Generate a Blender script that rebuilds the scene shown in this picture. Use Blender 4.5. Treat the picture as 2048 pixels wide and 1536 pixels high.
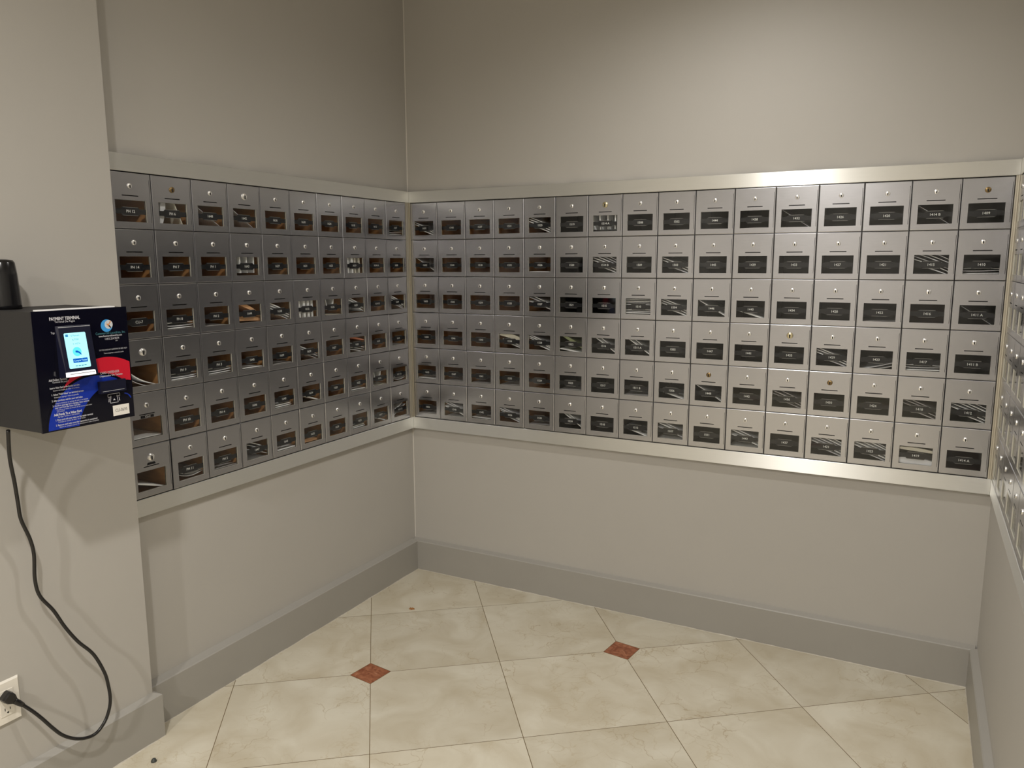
import bpy, math, random
from mathutils import Vector, Matrix
random.seed(7)
S = bpy.context.scene
for o in list(bpy.data.objects):
    bpy.data.objects.remove(o, do_unlink=True)
COL = S.collection

# ------------------------------------------------------------------ camera
cam = bpy.data.cameras.new('camera')
cam_o = bpy.data.objects.new('camera', cam)
COL.objects.link(cam_o)
cam.sensor_fit = 'HORIZONTAL'
cam.sensor_width = 36.0
cam.lens = 36.0 * 1543.74 / 2048.0
cam.clip_start = 0.02
YAW, PITCH, ROLL = -0.4844, -0.1564, -0.0028
f = Vector((math.sin(YAW) * math.cos(PITCH), math.cos(YAW) * math.cos(PITCH), math.sin(PITCH)))
r0 = Vector((math.cos(YAW), -math.sin(YAW), 0))
u0 = r0.cross(f)
r = r0 * math.cos(ROLL) + u0 * math.sin(ROLL)
u = -r0 * math.sin(ROLL) + u0 * math.cos(ROLL)
m = Matrix((r, u, -f)).transposed().to_4x4()
m.translation = Vector((2.01325, -2.85773, 1.42432))
cam_o.matrix_world = m
S.camera = cam_o

# ------------------------------------------------------------------ view + world
S.view_settings.view_transform = 'Standard'
S.view_settings.look = 'None'
S.view_settings.gamma = 1.0
S.view_settings.use_curve_mapping = False
S.view_settings.exposure = 1.15
w = bpy.data.worlds.new('world')
S.world = w
w.use_nodes = True
w.node_tree.nodes['Background'].inputs[0].default_value = (0.9, 0.85, 0.75, 1)
w.node_tree.nodes['Background'].inputs[1].default_value = 0.05

# ------------------------------------------------------------------ lamps (ceiling downlights, the rear one added as fill)
CEIL = 2.62
LAMPS = [('recessed ceiling downlight nearest the back wall', 1.44, -0.80, 24.0, 160),
         ('recessed ceiling downlight above where the photographer stands', 1.24, -2.76, 54.0, 177),
         ('added unseen fill downlight near the rear wall', 1.24, -4.90, 150.0, 178)]  # last lamp is added out of view for general ambient light
LAMP_COL = (1.0, 0.963, 0.912)

# ------------------------------------------------------------------ helpers
def new_mat(name):
    mt = bpy.data.materials.new(name)
    mt.use_nodes = True
    nt = mt.node_tree
    b = nt.nodes['Principled BSDF']
    return mt, nt, b

def N(nt, t, **k):
    n = nt.nodes.new(t)
    for a, v in k.items():
        setattr(n, a, v)
    return n

def simple(name, col, rough=0.5, metal=0.0, noise=0.0, nscale=40, bump=0.0, emit=None, estr=0.0, stretch=None, coat=0.0, rvar=0.0, aniso=0.0):
    mt, nt, b = new_mat(name)
    b.inputs['Base Color'].default_value = (*col, 1)
    b.inputs['Roughness'].default_value = rough
    b.inputs['Metallic'].default_value = metal
    if aniso:   # brushed sideways: reflections smear up and down
        b.inputs['Anisotropic'].default_value = aniso
        tg = N(nt, 'ShaderNodeCombineXYZ')
        tg.inputs[2].default_value = 1.0
        nt.links.new(tg.outputs[0], b.inputs['Tangent'])
    if coat:
        b.inputs['Coat Weight'].default_value = coat
        b.inputs['Coat Roughness'].default_value = 0.08
    if emit:
        b.inputs['Emission Color'].default_value = (*emit, 1)
        b.inputs['Emission Strength'].default_value = estr
    if noise or bump or rvar:
        tc = N(nt, 'ShaderNodeTexCoord')
        mp = N(nt, 'ShaderNodeMapping')
        nt.links.new(tc.outputs['Object'], mp.inputs['Vector'])
        if stretch:
            mp.inputs['Scale'].default_value = stretch
        nz = N(nt, 'ShaderNodeTexNoise')
        nz.inputs['Scale'].default_value = nscale
        nz.inputs['Detail'].default_value = 3
        nt.links.new(mp.outputs[0], nz.inputs['Vector'])
        if noise:
            mx = N(nt, 'ShaderNodeMixRGB')
            mx.inputs[1].default_value = (*[c * (1 - noise) for c in col], 1)
            mx.inputs[2].default_value = (*[min(1, c * (1 + noise)) for c in col], 1)
            nt.links.new(nz.outputs['Fac'], mx.inputs[0])
            nt.links.new(mx.outputs[0], b.inputs['Base Color'])
        if rvar:
            mr = N(nt, 'ShaderNodeMapRange')
            mr.inputs[3].default_value = rough - rvar
            mr.inputs[4].default_value = rough + rvar
            nt.links.new(nz.outputs['Fac'], mr.inputs[0])
            nt.links.new(mr.outputs[0], b.inputs['Roughness'])
        if bump:
            bp = N(nt, 'ShaderNodeBump')
            bp.inputs['Strength'].default_value = bump
            bp.inputs['Distance'].default_value = 0.001
            nt.links.new(nz.outputs['Fac'], bp.inputs['Height'])
            nt.links.new(bp.outputs[0], b.inputs['Normal'])
    return mt

M = {}
M['paint'] = simple('greige_wall_paint', (0.455, 0.435, 0.40), 0.55, noise=0.02, nscale=6, bump=0.0)
M['paint_base'] = simple('greige_baseboard_paint', (0.345, 0.33, 0.30), 0.4, noise=0.02, nscale=9)
M['ceiling'] = simple('ceiling_paint', (0.80, 0.78, 0.74), 0.8, noise=0.02)
M['caulk'] = simple('white_caulk', (0.52, 0.48, 0.41), 0.7, noise=0.35, nscale=60)
M['door'] = simple('brushed_door_aluminium', (0.45, 0.452, 0.475), 0.24, 1.0, noise=0.05, nscale=25, rvar=0.03, stretch=(1, 1, 12), aniso=0.35)
M['flange'] = simple('mailbox_body_metal', (0.50, 0.48, 0.46), 0.5, 0.8, noise=0.08)
M['rail'] = simple('satin_aluminium_rail', (0.80, 0.80, 0.77), 0.42, 0.8, noise=0.03, nscale=8, rvar=0.04, stretch=(1, 1, 25), aniso=0.95)
M['post'] = simple('anodised_corner_post', (0.60, 0.56, 0.47), 0.42, 0.75, noise=0.06, nscale=30)
M['reveal_lit_tone'] = simple('window_reveal_lit_tone', (0.62, 0.60, 0.52), 0.45, 0.3, noise=0.05)  # pale colour stands in for lamplight on the window reveals
M['chrome'] = simple('lock_chrome', (0.95, 0.94, 0.92), 0.24, 0.9, noise=0.02)
M['brass'] = simple('worn_brass', (0.30, 0.21, 0.10), 0.3, 1.0, noise=0.2, nscale=300)
M['palebrass'] = simple('pale_brass', (0.72, 0.64, 0.42), 0.25, 1.0, noise=0.05)
M['black'] = simple('keyhole_black', (0.006, 0.006, 0.006), 0.7, noise=0.1)
M['plate'] = simple('black_number_band', (0.014, 0.014, 0.016), 0.32, noise=0.15, nscale=60)
M['plate'].node_tree.nodes['Principled BSDF'].inputs['Specular IOR Level'].default_value = 0.18
M['digit'] = simple('white_numerals', (0.75, 0.75, 0.73), 0.5, noise=0.02)
M['wood'] = simple('brown_compartment', (0.50, 0.25, 0.09), 0.6, noise=0.45, nscale=14, stretch=(1, 1, 4))
M['dark'] = simple('dark_compartment', (0.045, 0.045, 0.04), 0.55, noise=0.4, nscale=9)
M['maroon'] = simple('maroon_compartment', (0.06, 0.022, 0.022), 0.55, noise=0.3, nscale=9)
M['green'] = simple('dark_green_compartment', (0.045, 0.055, 0.03), 0.55, noise=0.3, nscale=9)
PAPER = {'white': (0.93, 0.93, 0.93), 'grey': (0.72, 0.72, 0.75), 'cream': (0.72, 0.68, 0.58), 'brown': (0.72, 0.40, 0.20),
         'orange': (0.90, 0.34, 0.20), 'green': (0.30, 0.34, 0.18), 'dim': (0.45, 0.43, 0.43)}
for k, c in PAPER.items():
    M['p_' + k] = simple('paper_' + k, c, 0.6, noise=0.06, nscale=60)

def glass():
    mt = bpy.data.materials.new('window_glass')
    mt.use_nodes = True
    nt = mt.node_tree
    nt.nodes.clear()
    out = N(nt, 'ShaderNodeOutputMaterial')
    tr = N(nt, 'ShaderNodeBsdfTransparent')
    tr.inputs[0].default_value = (0.975, 0.98, 0.975, 1)
    gl = N(nt, 'ShaderNodeBsdfGlossy')
    gl.inputs['Roughness'].default_value = 0.04
    lw = N(nt, 'ShaderNodeLayerWeight')
    lw.inputs['Blend'].default_value = 0.5
    pw = N(nt, 'ShaderNodeMath', operation='POWER')
    nt.links.new(lw.outputs['Facing'], pw.inputs[0])
    pw.inputs[1].default_value = 5.0
    fr = N(nt, 'ShaderNodeMath', operation='MULTIPLY_ADD')
    nt.links.new(pw.outputs[0], fr.inputs[0])
    fr.inputs[1].default_value = 0.93
    fr.inputs[2].default_value = 0.025
    mx = N(nt, 'ShaderNodeMixShader')
    nt.links.new(fr.outputs[0], mx.inputs[0])
    nt.links.new(tr.outputs[0], mx.inputs[1])
    nt.links.new(gl.outputs[0], mx.inputs[2])
    nt.links.new(mx.outputs[0], out.inputs[0])
    return mt
M['glass'] = glass()

def floor_mat():
    mt, nt, b = new_mat('marble_tile_floor')
    L = nt.links
    tc = N(nt, 'ShaderNodeTexCoord')
    sep = N(nt, 'ShaderNodeSeparateXYZ')
    L.new(tc.outputs['Object'], sep.inputs[0])
    def math_(op, a, bb=None, c=None):
        n = N(nt, 'ShaderNodeMath', operation=op)
        for i, v in enumerate((a, bb, c)):
            if v is None:
                continue
            if isinstance(v, (int, float)):
                n.inputs[i].default_value = v
            else:
                L.new(v, n.inputs[i])
        return n.outputs[0]
    TL = 0.45902
    ang = math.radians(37.665)
    c, s = math.cos(ang), math.sin(ang)
    px = math_('SUBTRACT', sep.outputs[0], 0.76099)
    py = math_('SUBTRACT', sep.outputs[1], -0.58028)
    a = math_('ADD', math_('MULTIPLY', px, c / TL), math_('MULTIPLY', py, s / TL))
    bb = math_('ADD', math_('MULTIPLY', px, s / TL), math_('MULTIPLY', py, -c / TL))
    ra = math_('ROUND', a)
    rb = math_('ROUND', bb)
    da = math_('ABSOLUTE', math_('SUBTRACT', a, ra))
    db = math_('ABSOLUTE', math_('SUBTRACT', bb, rb))
    line = math_('LESS_THAN', math_('MINIMUM', da, db), 0.0011 / TL)
    dist = math_('ADD', da, db)
    odd = math_('GREATER_THAN', math_('ABSOLUTE', math_('SINE', math_('MULTIPLY', ra, math.pi / 2))), 0.5)
    even = math_('LESS_THAN', math_('ABSOLUTE', math_('SINE', math_('MULTIPLY', rb, math.pi / 2))), 0.5)
    sel = math_('MULTIPLY', odd, even)
    inset = math_('MULTIPLY', sel, math_('LESS_THAN', dist, 0.0705 / TL))
    rim = math_('MULTIPLY', sel, math_('LESS_THAN', math_('ABSOLUTE', math_('SUBTRACT', dist, 0.0705 / TL)), 0.0013 / TL))
    line = math_('MAXIMUM', math_('MULTIPLY', line, math_('SUBTRACT', 1.0, inset)), rim)
    # per tile shade
    cell = N(nt, 'ShaderNodeCombineXYZ')
    L.new(math_('FLOOR', a), cell.inputs[0])
    L.new(math_('FLOOR', bb), cell.inputs[1])
    wn = N(nt, 'ShaderNodeTexWhiteNoise', noise_dimensions='3D')
    L.new(cell.outputs[0], wn.inputs['Vector'])
    # offset coordinates per tile so veins break at joints
    vm = N(nt, 'ShaderNodeVectorMath', operation='SCALE')
    L.new(wn.outputs['Color'], vm.inputs[0])
    vm.inputs['Scale'].default_value = 7.0
    va = N(nt, 'ShaderNodeVectorMath', operation='ADD')
    L.new(tc.outputs['Object'], va.inputs[0])
    L.new(vm.outputs[0], va.inputs[1])
    P = va.outputs[0]
    cloud = N(nt, 'ShaderNodeTexNoise')
    cloud.inputs['Scale'].default_value = 5.5
    cloud.inputs['Detail'].default_value = 5
    cloud.inputs['Distortion'].default_value = 0.8
    L.new(P, cloud.inputs['Vector'])
    ramp = N(nt, 'ShaderNodeValToRGB')
    ramp.color_ramp.elements[0].position = 0.3
    ramp.color_ramp.elements[0].color = (0.53, 0.47, 0.35, 1)
    ramp.color_ramp.elements[1].position = 0.72
    ramp.color_ramp.elements[1].color = (0.68, 0.64, 0.53, 1)
    L.new(cloud.outputs['Fac'], ramp.inputs[0])
    # veins
    wob = N(nt, 'ShaderNodeTexNoise')
    wob.inputs['Scale'].default_value = 9
    wob.inputs['Detail'].default_value = 6
    L.new(P, wob.inputs['Vector'])
    vs = N(nt, 'ShaderNodeVectorMath', operation='SCALE')
    L.new(wob.outputs['Color'], vs.inputs[0])
    vs.inputs['Scale'].default_value = 0.20
    vadd = N(nt, 'ShaderNodeVectorMath', operation='ADD')
    L.new(P, vadd.inputs[0])
    L.new(vs.outputs[0], vadd.inputs[1])
    def veins(scale, width, mscale, lo, hi):
        vo = N(nt, 'ShaderNodeTexVoronoi', feature='DISTANCE_TO_EDGE')
        vo.inputs['Scale'].default_value = scale
        L.new(vadd.outputs[0], vo.inputs['Vector'])
        edge = N(nt, 'ShaderNodeMapRange')
        edge.inputs[1].default_value = 0.0
        edge.inputs[2].default_value = width
        edge.inputs[3].default_value = 1.0
        edge.inputs[4].default_value = 0.0
        L.new(vo.outputs['Distance'], edge.inputs[0])
        mk = N(nt, 'ShaderNodeTexNoise')
        mk.inputs['Scale'].default_value = mscale
        L.new(P, mk.inputs['Vector'])
        mr = N(nt, 'ShaderNodeMapRange')
        mr.inputs[1].default_value = lo
        mr.inputs[2].default_value = hi
        L.new(mk.outputs['Fac'], mr.inputs[0])
        return math_('MULTIPLY', edge.outputs[0], mr.outputs[0])
    v1 = veins(6.5, 0.014, 4.0, 0.50, 0.60)
    v2 = veins(15.0, 0.035, 6.0, 0.46, 0.62)
    m1 = N(nt, 'ShaderNodeMixRGB')
    L.new(math_('MULTIPLY', v2, 0.33), m1.inputs[0])
    L.new(ramp.outputs[0], m1.inputs[1])
    m1.inputs[2].default_value = (0.40, 0.29, 0.13, 1)
    m2 = N(nt, 'ShaderNodeMixRGB')
    L.new(math_('MULTIPLY', v1, 0.55), m2.inputs[0])
    L.new(m1.outputs[0], m2.inputs[1])
    m2.inputs[2].default_value = (0.33, 0.23, 0.11, 1)
    # tile shade
    hsv = N(nt, 'ShaderNodeHueSaturation')
    L.new(m2.outputs[0], hsv.inputs['Color'])
    mrv = N(nt, 'ShaderNodeMapRange')
    mrv.inputs[3].default_value = 0.92
    mrv.inputs[4].default_value = 1.05
    L.new(wn.outputs['Value'], mrv.inputs[0])
    L.new(mrv.outputs[0], hsv.inputs['Value'])
    # red inset
    rr = N(nt, 'ShaderNodeTexNoise')
    rr.inputs['Scale'].default_value = 30
    rr.inputs['Detail'].default_value = 6
    rr.inputs['Distortion'].default_value = 2
    L.new(tc.outputs['Object'], rr.inputs['Vector'])
    rramp = N(nt, 'ShaderNodeValToRGB')
    rramp.color_ramp.elements[0].position = 0.35
    rramp.color_ramp.elements[0].color = (0.20, 0.055, 0.022, 1)
    rramp.color_ramp.elements[1].position = 0.7
    rramp.color_ramp.elements[1].color = (0.40, 0.16, 0.08, 1)
    e = rramp.color_ramp.elements.new(0.78)
    e.color = (0.6, 0.45, 0.33, 1)
    L.new(rr.outputs['Fac'], rramp.inputs[0])
    m3 = N(nt, 'ShaderNodeMixRGB')
    L.new(inset, m3.inputs[0])
    L.new(hsv.outputs[0], m3.inputs[1])
    L.new(rramp.outputs[0], m3.inputs[2])
    m4 = N(nt, 'ShaderNodeMixRGB')
    L.new(line, m4.inputs[0])
    L.new(m3.outputs[0], m4.inputs[1])
    m4.inputs[2].default_value = (0.16, 0.11, 0.05, 1)
    L.new(m4.outputs[0], b.inputs['Base Color'])
    b.inputs['Roughness'].default_value = 0.32
    b.inputs['Specular IOR Level'].default_value = 0.35
    bp = N(nt, 'ShaderNodeBump')
    bp.inputs['Strength'].default_value = 0.3
    bp.inputs['Distance'].default_value = 0.001
    bp.invert = True
    L.new(line, bp.inputs['Height'])
    L.new(bp.outputs[0], b.inputs['Normal'])
    return mt
M['floor'] = floor_mat()


class MB:
    """collects polygons for one mesh object"""
    def __init__(self):
        self.v, self.f, self.m, self.mats, self.sm = [], [], [], [], []

    def mi(self, mat):
        if mat not in self.mats:
            self.mats.append(mat)
        return self.mats.index(mat)

    def poly(self, pts, mat, smooth=False):
        i = len(self.v)
        self.v += [tuple(p) for p in pts]
        self.f.append(list(range(i, i + len(pts))))
        self.m.append(self.mi(mat))
        self.sm.append(smooth)

    def box(self, a, b_, mat, skip=''):
        x0, y0, z0 = [min(p, q) for p, q in zip(a, b_)]
        x1, y1, z1 = [max(p, q) for p, q in zip(a, b_)]
        i = len(self.v)
        self.v += [(x0, y0, z0), (x1, y0, z0), (x1, y1, z0), (x0, y1, z0), (x0, y0, z1), (x1, y0, z1), (x1, y1, z1), (x0, y1, z1)]
        F = {'b': (0, 3, 2, 1), 't': (4, 5, 6, 7), 'f': (0, 1, 5, 4), 'r': (1, 2, 6, 5), 'k': (2, 3, 7, 6), 'l': (3, 0, 4, 7)}
        for k, q in F.items():
            if k in skip:
                continue
            self.f.append([i + j for j in q])
            self.m.append(self.mi(mat))
            self.sm.append(False)

    def prism(self, prof, axis, a, b_, mat, smooth=False):
        """prof: closed 2D polygon; axis 'x','y','z': extrusion from a to b_"""
        def P(p, t):
            return {'x': (t, p[0], p[1]), 'y': (p[0], t, p[1]), 'z': (p[0], p[1], t)}[axis]
        n = len(prof)
        i = len(self.v)
        self.v += [P(p, a) for p in prof] + [P(p, b_) for p in prof]
        k = self.mi(mat)
        for j in range(n):
            self.f.append([i + j, i + (j + 1) % n, i + n + (j + 1) % n, i + n + j])
            self.m.append(k); self.sm.append(smooth)
        self.f.append([i + j for j in range(n)][::-1]); self.m.append(k); self.sm.append(False)
        self.f.append([i + n + j for j in range(n)]); self.m.append(k); self.sm.append(False)

    def lathe(self, prof, mat, seg=24, mtx=None, smooth=True):
        """prof list of (r, h) along local z"""
        i0 = len(self.v)
        mtx = mtx or Matrix()
        for rr, h in prof:
            for s in range(seg):
                t = 2 * math.pi * s / seg
                self.v.append(tuple(mtx @ Vector((rr * math.cos(t), rr * math.sin(t), h))))
        k = self.mi(mat)
        for j in range(len(prof) - 1):
            for s in range(seg):
                a, b_ = i0 + j * seg + s, i0 + j * seg + (s + 1) % seg
                self.f.append([a, b_, b_ + seg, a + seg]); self.m.append(k); self.sm.append(smooth)
        self.f.append([i0 + s for s in range(seg)][::-1]); self.m.append(k); self.sm.append(False)
        e = i0 + (len(prof) - 1) * seg
        self.f.append([e + s for s in range(seg)]); self.m.append(k); self.sm.append(False)

    def tube(self, pts, rad, mat, seg=12):
        pts = [Vector(p) for p in pts]
        i0 = len(self.v)
        k = self.mi(mat)
        up = Vector((1, 0.01, 0)).normalized()
        n = len(pts)
        for j, p in enumerate(pts):
            t = (pts[min(j + 1, n - 1)] - pts[max(j - 1, 0)]).normalized()
            a = (up - t * up.dot(t)).normalized()
            b_ = t.cross(a)
            rd = rad[j] if isinstance(rad, list) else rad
            for s in range(seg):
                q = 2 * math.pi * s / seg
                self.v.append(tuple(p + (a * math.cos(q) + b_ * math.sin(q)) * rd))
        for j in range(n - 1):
            for s in range(seg):
                a, b_ = i0 + j * seg + s, i0 + j * seg + (s + 1) % seg
                self.f.append([a, b_, b_ + seg, a + seg]); self.m.append(k); self.sm.append(True)
        self.f.append([i0 + s for s in range(seg)][::-1]); self.m.append(k); self.sm.append(False)
        self.f.append([i0 + (n - 1) * seg + s for s in range(seg)]); self.m.append(k); self.sm.append(False)

    def mesh(self, name):
        me = bpy.data.meshes.new(name)
        me.from_pydata(self.v, [], self.f)
        for mt in self.mats:
            me.materials.append(M[mt] if isinstance(mt, str) else mt)
        for p, k, s in zip(me.polygons, self.m, self.sm):
            p.material_index = k
            p.use_smooth = s
        me.update()
        return me

    def build(self, name, parent=None, loc=(0, 0, 0)):
        return link(name, self.mesh(name), parent, loc)


def link(name, me, parent=None, loc=(0, 0, 0)):
    o = bpy.data.objects.new(name, me)
    COL.objects.link(o)
    o.parent = parent
    o.location = loc
    return o

def tag(o, label, cat, group=None, kind=None):
    o['label'] = label
    if cat:
        o['category'] = cat
    if group:
        o['group'] = group
    if kind:
        o['kind'] = kind
    return o

def thing(name, label, cat, loc, rz=0.0, group=None):
    o = bpy.data.objects.new(name, None)
    o.empty_display_size = 0.02
    COL.objects.link(o)
    o.location = loc
    o.rotation_euler = (0, 0, rz)
    return tag(o, label, cat, group)

def struct(name, mb, label):
    o = mb.build(name)
    o['kind'] = 'structure'
    o['label'] = label
    return o

def text_polys(txt, size, align='CENTER', bold=0.0):
    """outline of a text as mesh data in the local XY plane"""
    cu = bpy.data.curves.new('lettering', 'FONT')
    cu.body = txt
    cu.size = size
    cu.align_x = align
    cu.align_y = 'CENTER'
    cu.offset = bold
    cu.resolution_u = 2
    to = bpy.data.objects.new('lettering', cu)
    COL.objects.link(to)
    dg = bpy.context.evaluated_depsgraph_get()
    me = bpy.data.meshes.new_from_object(to.evaluated_get(dg))
    vs = [v.co.copy() for v in me.vertices]
    fs = [list(p.vertices) for p in me.polygons]
    bpy.data.objects.remove(to)
    bpy.data.meshes.remove(me)
    bpy.data.curves.remove(cu)
    return vs, fs

# ------------------------------------------------------------------ room shell
WL, WB, WR = -0.017, 0.017, 2.265      # wall faces: left alcove, back, right
PX, PY = 0.048, -1.457                 # face and edge of the thicker wall on the left
ZB0, ZB1 = 0.7293, 1.6802              # mailbox field
ZF0, ZF1 = 0.6748, 1.7303              # frame outer edges
H0, H1 = 0.70, 1.71                    # hole in the walls behind the frames
YR = -6.2

b = MB(); b.box((-0.6, YR - 0.3, -0.1), (2.9, 0.5, 0.0), 'floor')
struct('floor', b, 'cream marble tile floor with small red marble insets')
b = MB(); b.box((-0.6, YR - 0.3, CEIL), (2.9, 0.5, CEIL + 0.1), 'ceiling')
struct('ceiling', b, 'flat painted ceiling above the mail room')

b = MB()   # back wall with recess
b.box((-0.3, WB, 0), (2.6, 0.40, H0), 'paint')
b.box((-0.3, WB, H1), (2.6, 0.40, CEIL), 'paint')
b.box((-0.3, 0.27, H0), (2.6, 0.40, H1), 'paint')
struct('wall_back', b, 'greige back wall with the widest bank of mailboxes')
b = MB()   # left wall with recess
b.box((-0.40, PY, 0), (WL, WB, H0), 'paint')
b.box((-0.40, PY, H1), (WL, WB, CEIL), 'paint')
b.box((-0.40, PY, H0), (-0.27, WB, H1), 'paint')
struct('wall_left', b, 'greige left wall of the mailbox alcove')
b = MB()
b.box((-0.40, YR, 0), (PX, PY, CEIL), 'paint')
struct('wall_front_left', b, 'thicker greige wall on the left that carries the payment terminal')
b = MB()
RY1 = -0.014 - 8 * 0.14 - 0.012
b.box((WR, RY1 - 0.01, 0), (2.66, WB, H0), 'paint')
b.box((WR, RY1 - 0.01, H1), (2.66, WB, CEIL), 'paint')
b.box((2.52, RY1 - 0.01, H0), (2.66, WB, H1), 'paint')
b.box((WR, YR, 0), (2.66, RY1 - 0.01, CEIL), 'paint')
struct('wall_right', b, 'greige right wall with mailboxes seen edge on')
b = MB(); b.box((-0.4, YR - 0.2, 0), (2.66, YR, CEIL), 'paint')
struct('wall_rear', b, 'greige wall behind the photographer')

def base_profile(front, wall, s):
    """2D outline across a baseboard; s = +1 when the room is on the larger side"""
    return [(wall, 0), (front, 0), (front, 0.1350), (front - s * 0.003, 0.1385), (wall + s * 0.004, 0.1445), (wall, 0.1462)]
b = MB()
b.prism(base_profile(-0.0065, WB, -1), 'x', -0.016, 2.26, 'paint_base')
struct('baseboard_back', b, 'grey baseboard along the back wall')
b = MB()
b.prism(base_profile(0.0100, WL, 1), 'y', PY, -0.0066, 'paint_base')
struct('baseboard_left', b, 'grey baseboard along the left alcove wall')
b = MB()
b.prism([(2.265, 0), (2.2425, 0), (2.2425, 0.1350), (2.2455, 0.1385), (2.262, 0.1445), (2.265, 0.1462)], 'y', YR, -0.0066, 'paint_base')
struct('baseboard_right', b, 'grey baseboard along the right wall')
b = MB()   # front-left, turning the corner
prof = [(0.0, 0.0), (0.019, 0.0), (0.019, 0.1350), (0.016, 0.1385), (0.004, 0.1445), (0.0, 0.1462)]
for (d0, z0), (d1, z1) in zip(prof[1:], prof[2:]):
    b.poly([(PX + d0, YR, z0), (PX + d0, PY + d0, z0), (PX + d1, PY + d1, z1), (PX + d1, YR, z1)], 'paint_base')
    b.poly([(PX + d0, PY + d0, z0), (0.0101, PY + d0, z0), (0.0101, PY + d1, z1), (PX + d1, PY + d1, z1)], 'paint_base')
b.poly([(PX, YR, 0), (PX + 0.019, YR, 0), (PX + 0.019, PY + 0.019, 0), (PX, PY, 0)][::-1], 'paint_base')
b.poly([(0.0101, PY + d, z) for d, z in prof], 'paint_base')
struct('baseboard_front_left', b, 'grey baseboard wrapping the corner of the thicker left wall')
# ragged pale caulk line where the baseboards meet the floor
for nm, (p, q), lab in (('trim_1', ((0.01, -0.0066), (2.2425, -0.0066)), 'thin pale caulk line along the back baseboard'),
                        ('trim_2', ((0.0101, -1.437), (0.0101, -0.0067)), 'thin pale caulk line along the left alcove baseboard'),
                        ('trim_3', ((2.2424, -3.2), (2.2424, -0.0067)), 'thin pale caulk line along the right baseboard'),
                        ('trim_4', ((0.0671, -3.2), (0.0671, -1.438)), 'thin pale caulk line below the thicker left wall')):
    b = MB()
    p, q = Vector((*p, 0)), Vector((*q, 0))
    n = int((q - p).length / 0.03)
    d = (q - p).normalized()
    nrm = Vector((0, -1, 0)) if nm == 'trim_1' else (Vector((-1, 0, 0)) if nm == 'trim_3' else Vector((1, 0, 0)))
    ws = [0.0008 + 0.0024 * random.random() ** 2 for _ in range(n + 1)]
    for i in range(n):
        a, c = p + d * (q - p).length * i / n, p + d * (q - p).length * (i + 1) / n
        t0, t1 = a + Vector((0, 0, ws[i])), c + Vector((0, 0, ws[i + 1]))
        o0, o1 = a + nrm * ws[i], c + nrm * ws[i + 1]
        b.poly([o0, o1, t1, t0], 'caulk')
        if i in (0,):
            b.poly([a, o0, t0], 'caulk')
    struct(nm, b, lab)

M['bead'] = simple('corner_bead_paint', (0.60, 0.57, 0.52), 0.5, noise=0.02)
b = MB()
for z0, z1 in ((0.1462, ZF0), (ZF1, CEIL)):
    b.prism([(WL, WB), (WL + 0.0032, WB), (WL + 0.0008, WB - 0.0008), (WL, WB - 0.0032)], 'z', z0, z1, 'bead')
struct('trim_5', b, 'thin light filler line in the corner of the left and back walls')
# ------------------------------------------------------------------ frames round the mailbox fields
def rail_prof(front, back, z0, z1, s):
    e = 0.0015
    return [(back, z0), (front - s * e, z0), (front, z0 + e), (front, z1 - e), (front - s * e, z1), (back, z1)]
G = 0.0016
fr = thing('mailbox_surround', 'satin aluminium surround framing the wide bank of mailboxes on the back wall', 'frame', (1.1, 0, ZF0))
def child(mb, name, par):
    o = mb.build(name, par)
    o.matrix_parent_inverse = Matrix.Translation(-par.location)
    return o
b = MB(); b.prism(rail_prof(-0.0015, WB - 0.0002, ZB1 + G, ZF1, -1), 'x', 0.0020, 2.2575, 'rail'); child(b, 'top_rail', fr)
b = MB(); b.prism(rail_prof(-0.0015, WB - 0.0002, ZF0, ZB0 - G, -1), 'x', 0.0020, 2.2575, 'rail'); child(b, 'bottom_rail', fr)
b = MB()
b.box((0.0020, 0.0000, ZB0 - G), (0.0062, 0.014, ZB1 + G), 'post'); child(b, 'corner_post', fr)
b = MB()
b.box((2.2478, 0.001, ZB0 - G), (2.2512, 0.015, ZB1 + G), 'post')
b.box((2.2512, 0.004, ZB0 - G), (2.2528, 0.015, ZB1 + G), 'post')
b.box((2.2528, -0.001, ZB0 - G), (2.2573, 0.015, ZB1 + G), 'post'); child(b, 'corner_post', fr)
fl = thing('mailbox_surround', 'satin aluminium surround framing the bank of mailboxes on the left wall', 'frame', (0, -0.7, ZF0))
b = MB(); b.prism(rail_prof(0.0015, WL + 0.0002, ZB1 + G, ZF1, 1), 'y', PY + 0.0002, 0.0012, 'rail'); child(b, 'top_rail', fl)
b = MB(); b.prism(rail_prof(0.0015, WL + 0.0002, ZF0, ZB0 - G, 1), 'y', PY + 0.0002, 0.0012, 'rail'); child(b, 'bottom_rail', fl)
b = MB()
b.box((-0.014, -0.0250, ZB0 - G), (0.0010, -0.0165, ZB1 + G), 'post')
b.box((-0.014, -0.0165, ZB0 - G), (-0.0020, -0.0145, ZB1 + G), 'post')
b.box((-0.014, -0.0145, ZB0 - G), (0.0010, -0.0065, ZB1 + G), 'post')
b.box((-0.014, -0.0065, ZB0 - G), (-0.0020, -0.0045, ZB1 + G), 'post')
b.box((-0.014, -0.0045, ZB0 - G), (0.0010, 0.0000, ZB1 + G), 'post')
child(b, 'corner_post', fl)
XR = 2.258
rg = thing('mailbox_surround', 'satin aluminium surround of the mailboxes on the right wall, seen edge on', 'frame', (XR, -0.3, ZF0))
b = MB(); b.prism(rail_prof(XR, WR - 0.0002, ZB1 + G, ZF1, -1), 'y', RY1, 0.0, 'rail'); child(b, 'top_rail', rg)
b = MB(); b.prism(rail_prof(XR, WR - 0.0002, ZF0, ZB0 - G, -1), 'y', RY1, 0.0, 'rail'); child(b, 'bottom_rail', rg)
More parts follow.
